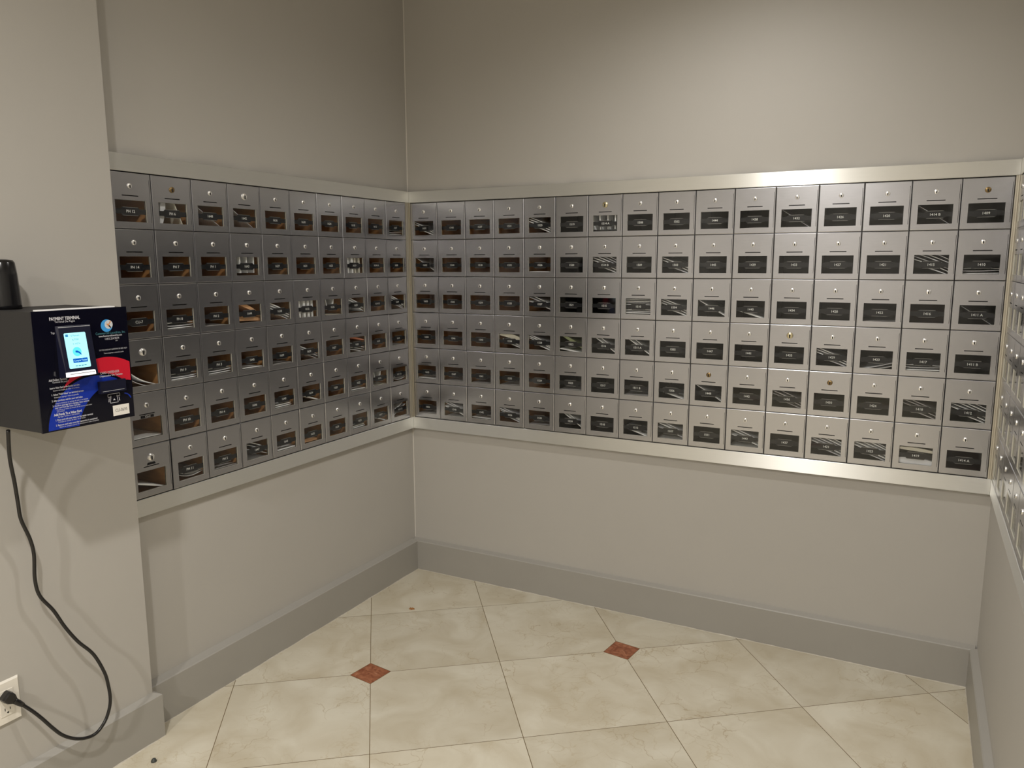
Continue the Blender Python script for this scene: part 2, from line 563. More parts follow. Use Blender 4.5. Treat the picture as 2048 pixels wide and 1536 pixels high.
b = MB(); b.box((XR, -0.0135, ZB0 - G), (XR + 0.006, -0.002, ZB1 + G), 'post'); child(b, 'corner_post', rg)
b = MB(); b.box((XR, RY1, ZB0 - G), (XR + 0.006, RY1 + 0.0115, ZB1 + G), 'post'); child(b, 'corner_post', rg)

# ------------------------------------------------------------------ mailbox parts (local: x right, -y out, z up, origin bottom centre)
CW, CH = 0.14, (ZB1 - ZB0) / 6
WX, WZ0, WZ1 = 0.0496, 0.0201, 0.0808
def door_mesh():
    b = MB()
    hw, e = CW / 2 - 0.0005, 0.0024
    zb, zt = 0.0005, CH - 0.0005
    xs = [-hw + e, -WX, -0.0264, 0.0264, WX, 0.0640, 0.0651, hw - e]
    zs = [zb + e, WZ0, WZ1, 0.0920, 0.0948, 0.142, zt - e]
    zg = (0.0201, 0.142)
    def hole(i, j):
        x0, x1, z0, z1 = xs[i], xs[i + 1], zs[j], zs[j + 1]
        if x0 >= -WX - 1e-6 and x1 <= WX + 1e-6 and z0 >= WZ0 - 1e-6 and z1 <= WZ1 + 1e-6:
            return 'w'
        if x0 >= -0.0265 and x1 <= 0.0265 and abs(z0 - 0.0920) < 1e-6:
            return 's'
        if abs(x0 - 0.0640) < 1e-6 and z0 >= 0.02 and z1 <= 0.1421:
            return 'g'
        return None
    nx, nz = len(xs) - 1, len(zs) - 1
    D = {'w': 0.0030, 's': 0.004, 'g': 0.0012}
    for i in range(nx):
        for j in range(nz):
            h = hole(i, j)
            x0, x1, z0, z1 = xs[i], xs[i + 1], zs[j], zs[j + 1]
            if not h:
                b.poly([(x0, 0, z0), (x1, 0, z0), (x1, 0, z1), (x0, 0, z1)], 'door')
            else:
                d = D[h]
                c = 0.0007 if h == 'w' else 0.0
                if h != 'w':
                    b.poly([(x0, d, z0), (x1, d, z0), (x1, d, z1), (x0, d, z1)], 'black')
                for (di, dj, A, B) in ((-1, 0, (x0, z1), (x0, z0)), (1, 0, (x1, z0), (x1, z1)), (0, -1, (x0, z0), (x1, z0)), (0, 1, (x1, z1), (x0, z1))):
                    ii, jj = i + di, j + dj
                    if 0 <= ii < nx and 0 <= jj < nz and hole(ii, jj) == h:
                        continue
                    b.poly([(A[0], 0, A[1]), (B[0], 0, B[1]), (B[0], d, B[1]), (A[0], d, A[1])][::-1], 'reveal_lit_tone' if h == 'w' else 'black')
    # rounded outer rim
    ring = []
    for k, (dx, dy) in enumerate(((e, 0), (e * 0.35, e * 0.2), (0.0, e * 0.9), (0.0, 0.007))):
        ring.append([(-hw + dx, dy, zb + dx), (hw - dx, dy, zb + dx), (hw - dx, dy, zt - dx), (-hw + dx, dy, zt - dx)])
    for k in range(3):
        for q in range(4):
            a, c = ring[k], ring[k + 1]
            b.poly([a[(q + 1) % 4], a[q], c[q], c[(q + 1) % 4]], 'door')
    # back skin round the window
    for (x0, x1, z0, z1) in ((-hw, -WX, zb, zt), (WX, hw, zb, zt), (-WX, WX, zb, WZ0), (-WX, WX, WZ1, zt)):
        b.poly([(x0, 0.007, z0), (x0, 0.007, z1), (x1, 0.007, z1), (x1, 0.007, z0)], 'flange')
    return b.mesh('door')
def body_mesh(mat):
    b = MB()
    y0, y1 = 0.0074, 0.215
    ox, oz0, oz1 = CW / 2 - 0.0004, 0.0004, CH - 0.0004
    ix, iz0, iz1 = 0.0655, 0.0045, CH - 0.0045
    for (x0, x1, z0, z1) in ((-ox, -ix, oz0, oz1), (ix, ox, oz0, oz1), (-ix, ix, oz0, iz0), (-ix, ix, iz1, oz1)):
        b.poly([(x0, y0, z0), (x1, y0, z0), (x1, y0, z1), (x0, y0, z1)], 'flange')
    # inner shell
    b.poly([(-ix, y0, iz0), (ix, y0, iz0), (ix, y1, iz0), (-ix, y1, iz0)], mat)
    b.poly([(-ix, y0, iz1), (-ix, y1, iz1), (ix, y1, iz1), (ix, y0, iz1)], mat)
    b.poly([(-ix, y0, iz0), (-ix, y1, iz0), (-ix, y1, iz1), (-ix, y0, iz1)], mat)
    b.poly([(ix, y0, iz0), (ix, y0, iz1), (ix, y1, iz1), (ix, y1, iz0)], mat)
    b.poly([(-ix, y1, iz0), (ix, y1, iz0), (ix, y1, iz1), (-ix, y1, iz1)], mat)
    # outer shell
    y2 = y1 + 0.001
    b.poly([(-ox, y0, oz0), (-ox, y2, oz0), (ox, y2, oz0), (ox, y0, oz0)], 'flange')
    b.poly([(-ox, y0, oz1), (ox, y0, oz1), (ox, y2, oz1), (-ox, y2, oz1)], 'flange')
    b.poly([(-ox, y0, oz0), (-ox, y0, oz1), (-ox, y2, oz1), (-ox, y2, oz0)], 'flange')
    b.poly([(ox, y0, oz0), (ox, y2, oz0), (ox, y2, oz1), (ox, y0, oz1)], 'flange')
    b.poly([(-ox, y2, oz0), (-ox, y2, oz1), (ox, y2, oz1), (ox, y2, oz0)], 'flange')
    return b.mesh('box_body')
ROTL = Matrix.Rotation(math.pi / 2, 4, 'X')     # local z of a lathe -> -y
def lock_mesh(mat, rad, prot):
    b = MB()
    b.lathe([(rad, -0.004), (rad, prot * 0.45), (rad * 0.95, prot * 0.7), (rad * 0.84, prot * 0.80), (rad * 0.80, prot * 0.74), (rad * 0.77, prot * 0.92), (rad * 0.60, prot * 1.02), (rad * 0.3, prot * 1.07), (0.0002, prot * 1.08)], mat, 28, ROTL)
    return b.mesh('lock')
def keyhole_mesh(rad, prot):
    b = MB()
    y = -prot * 1.12 - 0.0002
    pts = []
    for k in range(9):
        t = math.pi * k / 8 - 0.35 + 0.7 * k / 8
        t = -0.5 + (math.pi + 1.0) * k / 8
        pts.append((rad * 0.27 * math.cos(t), y, rad * 0.10 + rad * 0.27 * math.sin(t)))
    pts += [(-rad * 0.22, y, -rad * 0.30), (-rad * 0.20, y, -rad * 0.74), (rad * 0.20, y, -rad * 0.74), (rad * 0.22, y, -rad * 0.30)]
    b.poly([p for p in pts][::-1], 'black')
    b.poly([(p[0], y + 0.0006, p[2]) for p in pts], 'black')
    n = len(pts)
    for k in range(n):
        p, q = pts[k], pts[(k + 1) % n]
        b.poly([p, q, (q[0], y + 0.0006, q[2]), (p[0], y + 0.0006, p[2])], 'black')
    return b.mesh('keyhole')
def pane_mesh():
    b = MB()
    b.box((-WX - 0.002, 0.0031, WZ0 - 0.002), (WX + 0.002, 0.0039, WZ1 + 0.002), 'glass')
    return b.mesh('window_pane')
def plate_mesh():
    b = MB()
    zc = (WZ0 + WZ1) / 2 - 0.001
    h1, h2 = 0.0072, 0.0122
    y0, y1 = 0.0046, 0.0056
    prof = [(-0.052, zc - h1), (-0.030, zc - h1), (-0.025, zc - h2), (0.025, zc - h2), (0.030, zc - h1), (0.052, zc - h1),
            (0.052, zc + h1), (0.030, zc + h1), (0.025, zc + h2), (-0.025, zc + h2), (-0.030, zc + h1), (-0.052, zc + h1)]
    b.prism(prof, 'y', y0, y1, 'plate')
    # raised lip round the plaque
    for s in (1, -1):
        b.box((-0.024, y0 - 0.0004, zc + s * (h2 - 0.0005)), (0.024, y0 + 0.0002, zc + s * (h2 - 0.0011)), 'flange')
    return b.mesh('number_plate')
DOOR, PANE, PLATE = door_mesh(), pane_mesh(), plate_mesh()
BODY = {k: body_mesh(k) for k in ('wood', 'dark', 'maroon', 'green')}
LOCKS = {'c': (lock_mesh('chrome', 0.0074, 0.0030), keyhole_mesh(0.0074, 0.0030)),
         'b': (lock_mesh('brass', 0.0088, 0.0036), keyhole_mesh(0.0088, 0.0036)),
         'B': (lock_mesh('palebrass', 0.0110, 0.0050), keyhole_mesh(0.0110, 0.0050)),
         'C': (lock_mesh('chrome', 0.0110, 0.0048), keyhole_mesh(0.0110, 0.0048))}
ZPL = (WZ0 + WZ1) / 2 - 0.001

def number_mesh(txt):
    b = MB()
    vs, fs = text_polys(txt, 0.0112, bold=0.00012)
    i = len(b.v)
    b.v += [(v.x, 0.0040, v.y + ZPL) for v in vs]
    k = b.mi('digit')
    for q in fs:
        b.f.append([i + j for j in q]); b.m.append(k); b.sm.append(False)
    return b.mesh('number')

ORD = ['', 'first', 'second', 'third', 'fourth', 'fifth', 'sixth', 'seventh', 'eighth', 'ninth', 'tenth', 'eleventh', 'twelfth', 'thirteenth', 'fourteenth', 'fifteenth', 'sixteenth']

# ---- letters and papers behind the windows
def sheet_mesh(p0, p1, bow, th, y0, y1, mat):
    """a letter seen end on: cross-section from p0 to p1 (x, z) with a bow, running back from y0 to y1"""
    b = MB()
    n = 8
    p0, p1 = Vector(p0), Vector(p1)
    d = (p1 - p0)
    nr = Vector((-d.y, d.x)).normalized()
    top, bot = [], []
    for i in range(n + 1):
        t = i / n
        c = p0 + d * t + nr * bow * math.sin(math.pi * t)
        k = th / 2 * (0.55 + 0.45 * math.sin(math.pi * min(1, max(0, t))))
        top.append(c + nr * k)
        bot.append(c - nr * k)
    prof = bot + top[::-1]
    b.prism([(q.x, q.y) for q in prof], 'y', y0, y1, mat, smooth=False)
    return b.mesh('letter')

def sheets_for(code, rnd):
    """list of (p0, p1, bow, thickness, colour)"""
    R, L = 0.0625, -0.0625
    j = lambda a: rnd.uniform(-a, a)
    out = []
    base = 0.0070
    if code == 'h0':     # one flat sheet just showing
        out.append(((L + .004, 0.0185), (R - .004, 0.0205 + j(.002)), 0.0015, 0.0016, 'dim'))
    elif code == 'h1':
        out.append(((L + .003, 0.0135), (R - .003, 0.0150), 0.0, 0.005, 'white'))
        out.append(((L + .003, 0.0225 + j(.001)), (R - .004, 0.0215), 0.001, 0.0030, 'white'))
    elif code == 'h2':
        out.append(((L + .003, 0.0130), (R - .003, 0.0140), 0.0, 0.005, 'white'))
        out.append(((L + .003, 0.0215), (R - .004, 0.0235), 0.0, 0.0028, 'white'))
        out.append(((L + .003, 0.0300), (R - .003, 0.0320 + j(.002)), -0.0018, 0.0024, 'grey'))
        out.append(((L + .006, 0.0370), (R - .003, 0.0370), 0.002, 0.0016, 'white'))
    elif code == 'h3':
        for k in range(3):
            out.append(((L + .003 + .002 * k, 0.0140 + .0075 * k), (R - .012 - .006 * k, 0.0150 + .0078 * k), 0.0005, 0.0032, 'white'))
    elif code == 'H':    # packed with flat mail to the top
        for k in range(11):
            out.append(((L + .003, 0.0120 + .0064 * k), (R - .003, 0.0120 + .0064 * k + j(.0006)), j(.0006), 0.0026 + j(.0008), rnd.choice(('white', 'white', 'grey', 'white'))))
    elif code == 'F':    # packed with upright white papers
        for k in range(5):
            x = -0.050 + 0.022 * k
            out.append(((x, 0.0080), (x - 0.004 + j(.003), 0.120), j(.002), 0.011, rnd.choice(('white', 'white', 'cream'))))
    elif code == 'V':    # fanned upright
        for k in range(4):
            out.append(((-0.052 + 0.030 * k, 0.0280), (-0.060 + 0.034 * k, 0.125), 0.001, 0.0042, 'white'))
        out.append(((L + .003, 0.0135), (R - .003, 0.0170), -0.001, 0.004, 'white'))
    elif code == 'v':    # dark with two bright upright slips and one tray sheet
        out.append(((-0.018, 0.040), (-0.036, 0.120), 0.0, 0.0050, 'white'))
        out.append(((0.006, 0.040), (0.020, 0.120), 0.0, 0.0045, 'white'))
        out.append(((L + .004, 0.0260), (R - .006, 0.0200), -0.003, 0.0022, 'cream'))
        out.append(((L + .004, 0.0170), (R - .006, 0.0120), -0.003, 0.0028, 'white'))
    elif code in ('s', 's2', 'sF', 'sh', 'sd'):
        n = {'s': 3, 's2': 4, 'sF': 6, 'sh': 3, 'sd': 4}[code]
        st = {'s': .0095, 's2': .0085, 'sF': .0100, 'sh': .011, 'sd': .0105}[code]
        z = 0.0140
        if code == 'sh':
            out.append(((L + .003, 0.0130), (R - .003, 0.0120), 0.0, 0.004, 'white'))
            z = 0.0230
        for k in range(n):
            col = rnd.choice(('white', 'white', 'grey')) if code != 'sd' else 'dim'
            out.append(((L + .004, z + 0.040 + st * k + (.006 if k else 0)), (R - .003, z + st * k * 0.95), 0.002 + j(.001), 0.0022 + .0012 * rnd.random(), col))
    elif code == 'o':
        out.append(((L + .008, 0.082), (R - .004, 0.0150), 0.0015, 0.0028, 'white'))
    elif code == 'o2':
        out.append(((L + .016, 0.088), (R - .004, 0.0180), 0.001, 0.0030, 'white'))
        out.append(((L + .030, 0.094), (R - .004, 0.0290), 0.001, 0.0024, 'white'))
    elif code == 'ot':
        out.append(((L + .004, 0.086), (R - .010, 0.0130), 0.0, 0.0012, 'grey'))
    elif code == 'oT':
        out.append(((L + .016, 0.078), (R - .004, 0.0190), 0.0, 0.0036, 'white'))
    elif code == 'ol':   # low slanting sheets
        out.append(((L + .010, 0.047), (R - .006, 0.0140), 0.001, 0.0050, 'white'))
    elif code == 'og':
        out.append(((L + .010, 0.092), (R - .004, 0.0320), 0.001, 0.0120, 'green'))
        out.append(((L + .010, 0.0300), (R - .010, 0.0130), 0.002, 0.0050, 'white'))
    elif code == 'or':   # rising to the right
        out.append(((L + .006, 0.0140), (R - .004, 0.0430), -0.002, 0.0022, 'grey'))
        out.append(((L + .020, 0.0120), (R - .004, 0.0310), -0.002, 0.0024, 'white'))
    elif code == 'so':   # orange flyer on slanted white mail
        for k in range(4):
            out.append(((L + .004, 0.036 + .0085 * k), (R - .003, 0.0140 + .0085 * k), 0.001, 0.0026, 'white'))
        out.append(((L + .004, 0.084), (R - .003, 0.062), 0.002, 0.0060, 'orange'))
    elif code == 'B':    # brown padded parcel
        out.append(((L + .006, 0.030), (R - .004, 0.0260), 0.006, 0.0170, 'brown'))
        out.append(((L + .006, 0.092), (R - .030, 0.0560), 0.002, 0.0120, 'brown'))
    elif code == 'ob':
        out.append(((L + .004, 0.024), (R - .030, 0.0240), 0.004, 0.014, 'brown'))
    elif code == 'P':    # big curled sheet
        out.append(((L + .004, 0.080), (R - .012, 0.0170), -0.010, 0.0030, 'white'))
        out.append(((L + .004, 0.055), (R - .020, 0.0120), -0.008, 0.0016, 'grey'))
    elif code == 'W':    # big folded grey paper filling the left half
        out.append(((L + .010, 0.0200), (L + .018, 0.110), 0.003, 0.012, 'grey'))
        out.append(((L + .028, 0.0170), (L + .040, 0.110), -0.003, 0.018, 'grey'))
        out.append(((R - .020, 0.0120), (L + .066, 0.105), 0.0, 0.003, 'cream'))
    elif code == 'G':    # large pale roll
        out.append(((L + .004, 0.072), (R - .003, 0.0640), 0.002, 0.0120, 'cream'))
        out.append(((L + .004, 0.030), (R - .003, 0.0240), 0.002, 0.0260, 'grey'))
    elif code == 'D':    # broad white envelope slanting
        out.append(((L + .004, 0.080), (R - .004, 0.0560), 0.004, 0.0180, 'cream'))
        out.append(((L + .018, 0.052), (R - .004, 0.0180), 0.001, 0.0030, 'white'))
        out.append(((L + .024, 0.058), (R - .004, 0.0270), 0.001, 0.0020, 'white'))
    elif code == 'r':    # reversed: rising and dark
        out.append(((L + .006, 0.0160), (R - .010, 0.0660), 0.003, 0.0030, 'grey'))
        out.append(((L + .004, 0.0280), (R - .022, 0.0830), 0.003, 0.0022, 'white'))
    elif code == 'cur':  # curved sheets sagging
        out.append(((L + .012, 0.042), (R - .006, 0.0300), -0.012, 0.0024, 'white'))
        out.append(((L + .004, 0.052), (R - .006, 0.0380), -0.013, 0.0018, 'grey'))
    return out

LOOK = {'h0': 'one dim letter lying flat', 'h1': 'a thin layer of flat white mail', 'h2': 'a flat pile of white mail', 'h3': 'three white letters lying flat',
        'H': 'flat mail packed to the top', 'F': 'bulky upright white papers', 'V': 'upright fanned letters', 'v': 'two upright slips over curled mail',
        's': 'slanted letters', 's2': 'four slanted letters', 'sF': 'its window filled by slanted letters', 'sh': 'letters slanting over a flat one', 'sd': 'dim slanted papers',
        'o': 'one letter leaning across', 'o2': 'two letters leaning side by side', 'ot': 'a thin grey sheet leaning across', 'oT': 'a thick white letter leaning across',
        'ol': 'a letter leaning low', 'og': 'a green folder and a white letter', 'or': 'letters tilting up to the right', 'so': 'an orange flyer over white letters',
        'B': 'a brown padded parcel', 'ob': 'a small brown packet', 'P': 'a large curled sheet', 'W': 'folded grey paper filling its left half',
        'G': 'a large pale packet', 'D': 'a broad cream envelope', 'r': 'letters rising to the right', 'cur': 'sagging curled letters'}

def make_mailbox(loc, rz, num, lockk, body, code, label, where, grp, dist_letters=True, plate=True, jit=0.0):
    root = thing('mailbox', label, 'mailbox', loc, rz, grp)
    link('box_body', BODY[body], root)
    d = link('door', DOOR, root)
    rnd = random.Random(hash((round(loc[0], 3), round(loc[1], 3), round(loc[2], 3))) & 0xffff)
    if jit:
        d.rotation_euler = (math.radians(rnd.gauss(0, 0.25)), 0, math.radians(rnd.gauss(0, 0.25)))
    if num == 'PH 11':      # not quite shut: its left edge stands proud
        d.rotation_euler = (0, 0, math.radians(1.6))
        d.location = (0, -0.0020, 0)
    link('window_pane', PANE, d)
    lk = link('lock', LOCKS[lockk][0], d, (0, 0, 0.1203))
    lk.rotation_euler = (0, rnd.uniform(-0.15, 0.15), 0)
    k = lk
    if plate:
        p = link('number_plate', PLATE, root)
        if num:
            link('number', number_mesh(num), p)
    kh = link('keyhole', LOCKS[lockk][1], d, (0, 0, 0.1203))
    if lockk == 'b': lk['label'] = 'brass lock'
    # letters
    mtx = Matrix.Translation(Vector(loc)) @ Matrix.Rotation(rz, 4, 'Z')
    sh = sheets_for(code, rnd)
    n = len(sh)
    names = {'white': 'white letter', 'grey': 'grey letter', 'cream': 'cream envelope', 'brown': 'brown packet', 'orange': 'orange flyer', 'green': 'green folder', 'dim': 'dim grey paper'}
    for i, (p0, p1, bow, th, colr) in enumerate(sh):
        y0 = 0.0080 + rnd.uniform(0, 0.007)
        me = sheet_mesh(p0, p1, bow, th, y0, 0.175 + rnd.uniform(0, 0.03), 'p_' + colr)
        upright = code in ('F', 'V', 'W', 'v')
        if n == 1:
            pos = 'alone'
        elif upright:
            pos = 'piece %d counted from the left' % (i + 1)
            pos = ORD[i + 1] + ' from the left or bottom'
        else:
            pos = 'the lowest' if i == 0 else ('the topmost' if i == n - 1 else ORD[i + 1] + ' from the bottom')
        o = link('letter' if colr not in ('brown', 'green', 'orange') else {'brown': 'packet', 'green': 'folder', 'orange': 'flyer'}[colr], me)
        o.matrix_world = mtx
        tag(o, '%s inside %s, %s' % (names[colr], where, pos), 'letter' if colr != 'brown' else 'packet', 'mail behind the mailbox windows')
    return root

LEFT_NUM = [
    ['PH 12', 'PH 6', '1648', '1642', '1636', '1630', '1624', '1618', '1612', '1607'],
    ['PH 14', 'PH 7', 'PH 1', '1643', '1637', '1631', '1625', '1619', '1614 A', '1608'],
    ['CU-7', 'PH 8', 'PH 2', '1644', '1638', '1632', '1626', '1620', '1614 B', '1609'],
    [None, 'PH 9', 'PH 3', '1645', '1639', '1633', '1627', '1621', '1615', '1610'],
    [None, 'PH 10', 'PH 4', '1646', '1640', '1634', '1628', '1622', '1616', '1611 A'],
    [None, 'PH 11', 'PH 5', '1647', '1641', '1635', '1629', '1623', '1617', '1611 B']]
LEFT_MAIL = [
    ['.', 'W', 'ot', 'ot', '.', '.', '.', '.', '.', 'h2'],
    ['.', 'h0', '.', 'V', 'h0', '.', '.', 'F', '.', '.'],
    ['.', 'h2', 'h0', 'B', 's2', 'F', 'v', 'sh', '.', 's2'],
    ['P', 'h2', 'h2', 'h1', 'h0', 's', '.', 'so', '.', 'h0'],
    ['h1', '.', '.', '.', 'h3', 'ol', '.', 'h1', 'v', 'cur'],
    ['ol', 'cur', 'h0', 'sh', 'h1', 'ob', '.', 'h3', 'ol', 'r']]
BACK_MAIL = [
    ['s', '.', '.', '.', 's2', '.', 'V', '.', '.', '.', 'h0', 'ot', '.', '.', 'ot', '.'],
    ['o', '.', '.', '.', 'h1', '.', 'sF', '.', 's', '.', '.', '.', '.', '.', 'sF', 'h2'],
    ['.', '.', '.', '.', 'sh', '.', '.', 'H', 's2', 'oT', 'ol', '.', '.', 'h0', '.', 'ot'],
    ['.', '.', '.', 'D', 's2', 'og', 'o2', 'o2', '.', '.', '.', '.', 's2', 'or', 'h2', '.'],
    ['h1', 'h0', 'h0', 'h0', '.', 'h0', '.', 'h0', 'ol', 'o', '.', 'sd', '.', '.', 'sd', 'sF'],
    ['h0', 'sh', 'h1', 's2', 'h0', 'o2', '.', 'ol', 'sh', '.', 'sh', '.', 'sF', 'sF', 'G', '.']]
seq = []
for a, c in ((1601, 1606), (1543, 1548), (1537, 1542), (1531, 1536), (1525, 1530), (1519, 1524)):
    seq.append([str(i) for i in range(a, c + 1)])
seq.append(['1514 A', '1514 B', '1515', '1516', '1517', '1518'])
seq.append(['1508', '1509', '1510', '1511 A', '1511 B', '1512'])
seq.append([str(i) for i in range(1502, 1508)])
seq.append(['1444', '1445', '1446', '1447', '1448', '1501'])
for a in (1438, 1432, 1426, 1420):
    seq.append([str(i) for i in range(a, a + 6)])
seq.append(['1414 B', '1415', '1416', '1417', '1418', '1419'])
seq.append(['1409', '1410', '1411 A', '1411 B', '1412', '1414 A'])

ROWN = ['top row', 'second row', 'third row', 'fourth row', 'fifth row', 'bottom row']
def body_for_left(c, rw):
    return 'wood'
def body_for_back(c, rw):
    if (rw, c) in ((2, 14), (5, 15)):
        return 'maroon'
    if (rw, c) in ((4, 12), (4, 13), (3, 5)):
        return 'green'
    return 'wood' if c < 5 else 'dark'
def mlabel(num, code, wall, c, rw, lockw):
    look = 'empty dark window' if code == '.' else LOOK[code]
    lk = ', ' + lockw if lockw else ''
    if num:
        return 'mailbox numbered %s, %s wall, %s%s' % (num, wall, look, lk)
    return 'unnumbered mailbox ending the %s beside the terminal, %s' % (ROWN[rw], look)
LOCKW = {'c': '', 'b': 'brass lock', 'B': 'large pale brass lock', 'C': 'large chrome lock'}
for rw in range(6):
    for c in range(10):
        z = ZB1 - (rw + 1) * CH
        y = -0.0259 - (9 - c + 0.5) * 0.141
        num, code = LEFT_NUM[rw][c], LEFT_MAIL[rw][c]
        lk = {(0, 1): 'b', (0, 3): 'C', (3, 0): 'C', (5, 0): 'C'}.get((rw, c), 'c')
        where = 'left wall mailbox %s' % num if num else 'the left end mailbox of the %s' % ROWN[rw]
        mb_ = make_mailbox((0.0, y, z), math.pi / 2, num, lk, body_for_left(c, rw), code, mlabel(num, code, 'left', c, rw, LOCKW[lk]), where,
                     'mailboxes on the left wall', plate=num is not None, jit=1)
        if (rw, c) in ((4, 0), (5, 0), (5, 1)):
            zz = 0.0858 if rw == 4 else (0.1010 if c == 0 else 0.0855)
            hw_ = 0.021 if (rw, c) == (4, 0) else 0.015
            b = MB()
            b.prism([(-hw_, zz - 0.0036), (hw_, zz - 0.0036), (hw_ * 0.8, zz + 0.0036), (-hw_ * 0.8, zz + 0.0036)] if rw == 5 else
                    [(-hw_, zz - 0.0036), (hw_, zz - 0.0036), (hw_, zz + 0.0036), (-hw_, zz + 0.0036)], 'y', -0.0009, -0.0001, 'plate')
            if (rw, c) == (4, 0):
                vs, fs = text_polys('CU-4', 0.008)
                i0 = len(b.v); b.v += [(v.x, -0.0011, v.y + zz) for v in vs]; kk = b.mi('digit')
                for q in fs:
                    b.f.append([i0 + j for j in q]); b.m.append(kk); b.sm.append(False)
            b.build('name_label', mb_)
for rw in range(6):
    for c in range(16):
        z = ZB1 - (rw + 1) * CH
        x = 0.0069 + (c + 0.5) * 0.14
        num, code = seq[c][rw], BACK_MAIL[rw][c]
        lk = {(0, 15): 'b', (4, 9): 'b', (4, 12): 'b', (3, 11): 'B', (0, 6): 'B', (0, 14): 'c'}.get((rw, c), 'c')
        make_mailbox((x, 0.0, z), 0.0, num, lk, body_for_back(c, rw), code, mlabel(num, code, 'back', c, rw, LOCKW[lk]),
                     'back wall mailbox %s' % num, 'mailboxes on the back wall', jit=1)
RIGHT_MAIL = [['.', 'sF', '.', 's', '.', '.', 'o', '.'], ['sF', 's2', '.', '.', '.', 'h1', '.', '.'], ['s2', '.', 'sF', 's', '.', '.', '.', 'h2'],
              ['.', 'sF', '.', '.', 's', '.', '.', '.'], ['s2', '.', 's', '.', '.', 'h2', '.', '.'], ['.', 'sF', 's2', '.', 's', 'h1', '.', '.']]
for rw in range(6):
    for c in range(8):
        z = ZB1 - (rw + 1) * CH
        y = -0.014 - (c + 0.5) * 0.14
        code = RIGHT_MAIL[rw][c]
        nth = 'nearest the corner' if c == 0 else ORD[c + 1] + ' from the corner'
        lab = 'aluminium right wall mailbox seen edge on, %s, %s' % (ROWN[rw], nth)
        make_mailbox((XR + 0.0005, y, z), -math.pi / 2, None, 'c', 'dark', code, lab, 'right wall mailbox, %s %s' % (ROWN[rw], nth),
                     'mailboxes on the right wall', jit=1)

# ------------------------------------------------------------------ ceiling downlights and the added rear fill lamp
M['lamp_glow'] = simple('lamp_lens', (1, 1, 1), 0.5, emit=LAMP_COL, estr=14.0)
M['lamp_ring'] = simple('white_lamp_ring', (0.8, 0.8, 0.78), 0.4, noise=0.02)
for lab, x, y, pw, cone in LAMPS:
    t = thing('ceiling_downlight', lab, 'light', (x, y, CEIL), 0, 'ceiling downlights')
    b = MB(); b.lathe([(0.085, 0.0), (0.085, -0.006), (0.062, -0.010), (0.060, -0.003)], 'lamp_ring', 32); b.build('trim_ring', t)
    b = MB(); b.lathe([(0.060, -0.003), (0.040, -0.006), (0.002, -0.008)], 'lamp_glow', 32); b.build('lens', t)
    ld = bpy.data.lights.new('downlight', 'SPOT' if cone else 'POINT')
    ld.energy = pw
    ld.color = LAMP_COL
    ld.shadow_soft_size = 0.045
    if cone:
        ld.spot_size = math.radians(cone)
        ld.spot_blend = 1.0
    lo = bpy.data.objects.new('downlight', ld)
    COL.objects.link(lo)
    lo.location = (x, y, CEIL - (0.03 if cone else 0.06))

# ------------------------------------------------------------------ payment terminal
M['housing'] = simple('charcoal_powder_coat', (0.018, 0.017, 0.017), 0.6, noise=0.2, nscale=500, bump=0.15)
M['panel'] = simple('gloss_black_panel', (0.0025, 0.0025, 0.008), 0.10, noise=0.05)
M['red'] = simple('panel_red', (0.60, 0.010, 0.030), 0.3, noise=0.03)
M['red2'] = simple('panel_dark_red', (0.36, 0.015, 0.03), 0.3, noise=0.03)
M['blue'] = simple('panel_blue', (0.006, 0.03, 0.34), 0.3, noise=0.1, nscale=10)
M['ptext'] = simple('panel_lettering', (0.62, 0.62, 0.66), 0.4, noise=0.02)
M['pteal'] = simple('panel_teal_lettering', (0.06, 0.20, 0.24), 0.4, noise=0.02)
M['lblue'] = simple('logo_blue', (0.05, 0.33, 0.75), 0.35, noise=0.05)
M['lgrey'] = simple('logo_silver', (0.62, 0.64, 0.66), 0.35, noise=0.35, nscale=300)
M['lorange'] = simple('logo_orange', (0.65, 0.30, 0.12), 0.35, noise=0.1)
M['sticker'] = simple('white_sticker', (0.85, 0.82, 0.76), 0.5, noise=0.03)
M['ink'] = simple('sticker_ink', (0.12, 0.12, 0.12), 0.6, noise=0.02)
M['device'] = simple('reader_black', (0.006, 0.007, 0.022), 0.28, noise=0.1)
M['screen'] = simple('lit_screen', (0.1, 0.2, 0.2), 0.2, emit=(0.42, 0.93, 0.98), estr=0.50, noise=0.01)
M['screen_hi'] = simple('lit_screen_cyan', (0.0, 0.1, 0.1), 0.2, emit=(0.15, 0.85, 0.90), estr=0.45)
M['screen_btn'] = simple('lit_screen_button', (0.0, 0.02, 0.1), 0.2, emit=(0.0, 0.10, 0.55), estr=0.40)
M['screen_ink'] = simple('lit_screen_ink', (0.0, 0.05, 0.08), 0.2, emit=(0.04, 0.25, 0.38), estr=0.4)
M['slotwhite'] = simple('white_slot_bezel', (0.85, 0.85, 0.85), 0.35, emit=(1, 0.96, 0.98), estr=0.35)  # emission in the material makes the white bezel glow
M['rubber'] = simple('black_antenna_plastic', (0.004, 0.004, 0.005), 0.20, noise=0.1)
M['cable'] = simple('black_cable_jacket', (0.010, 0.009, 0.009), 0.25, noise=0.1)

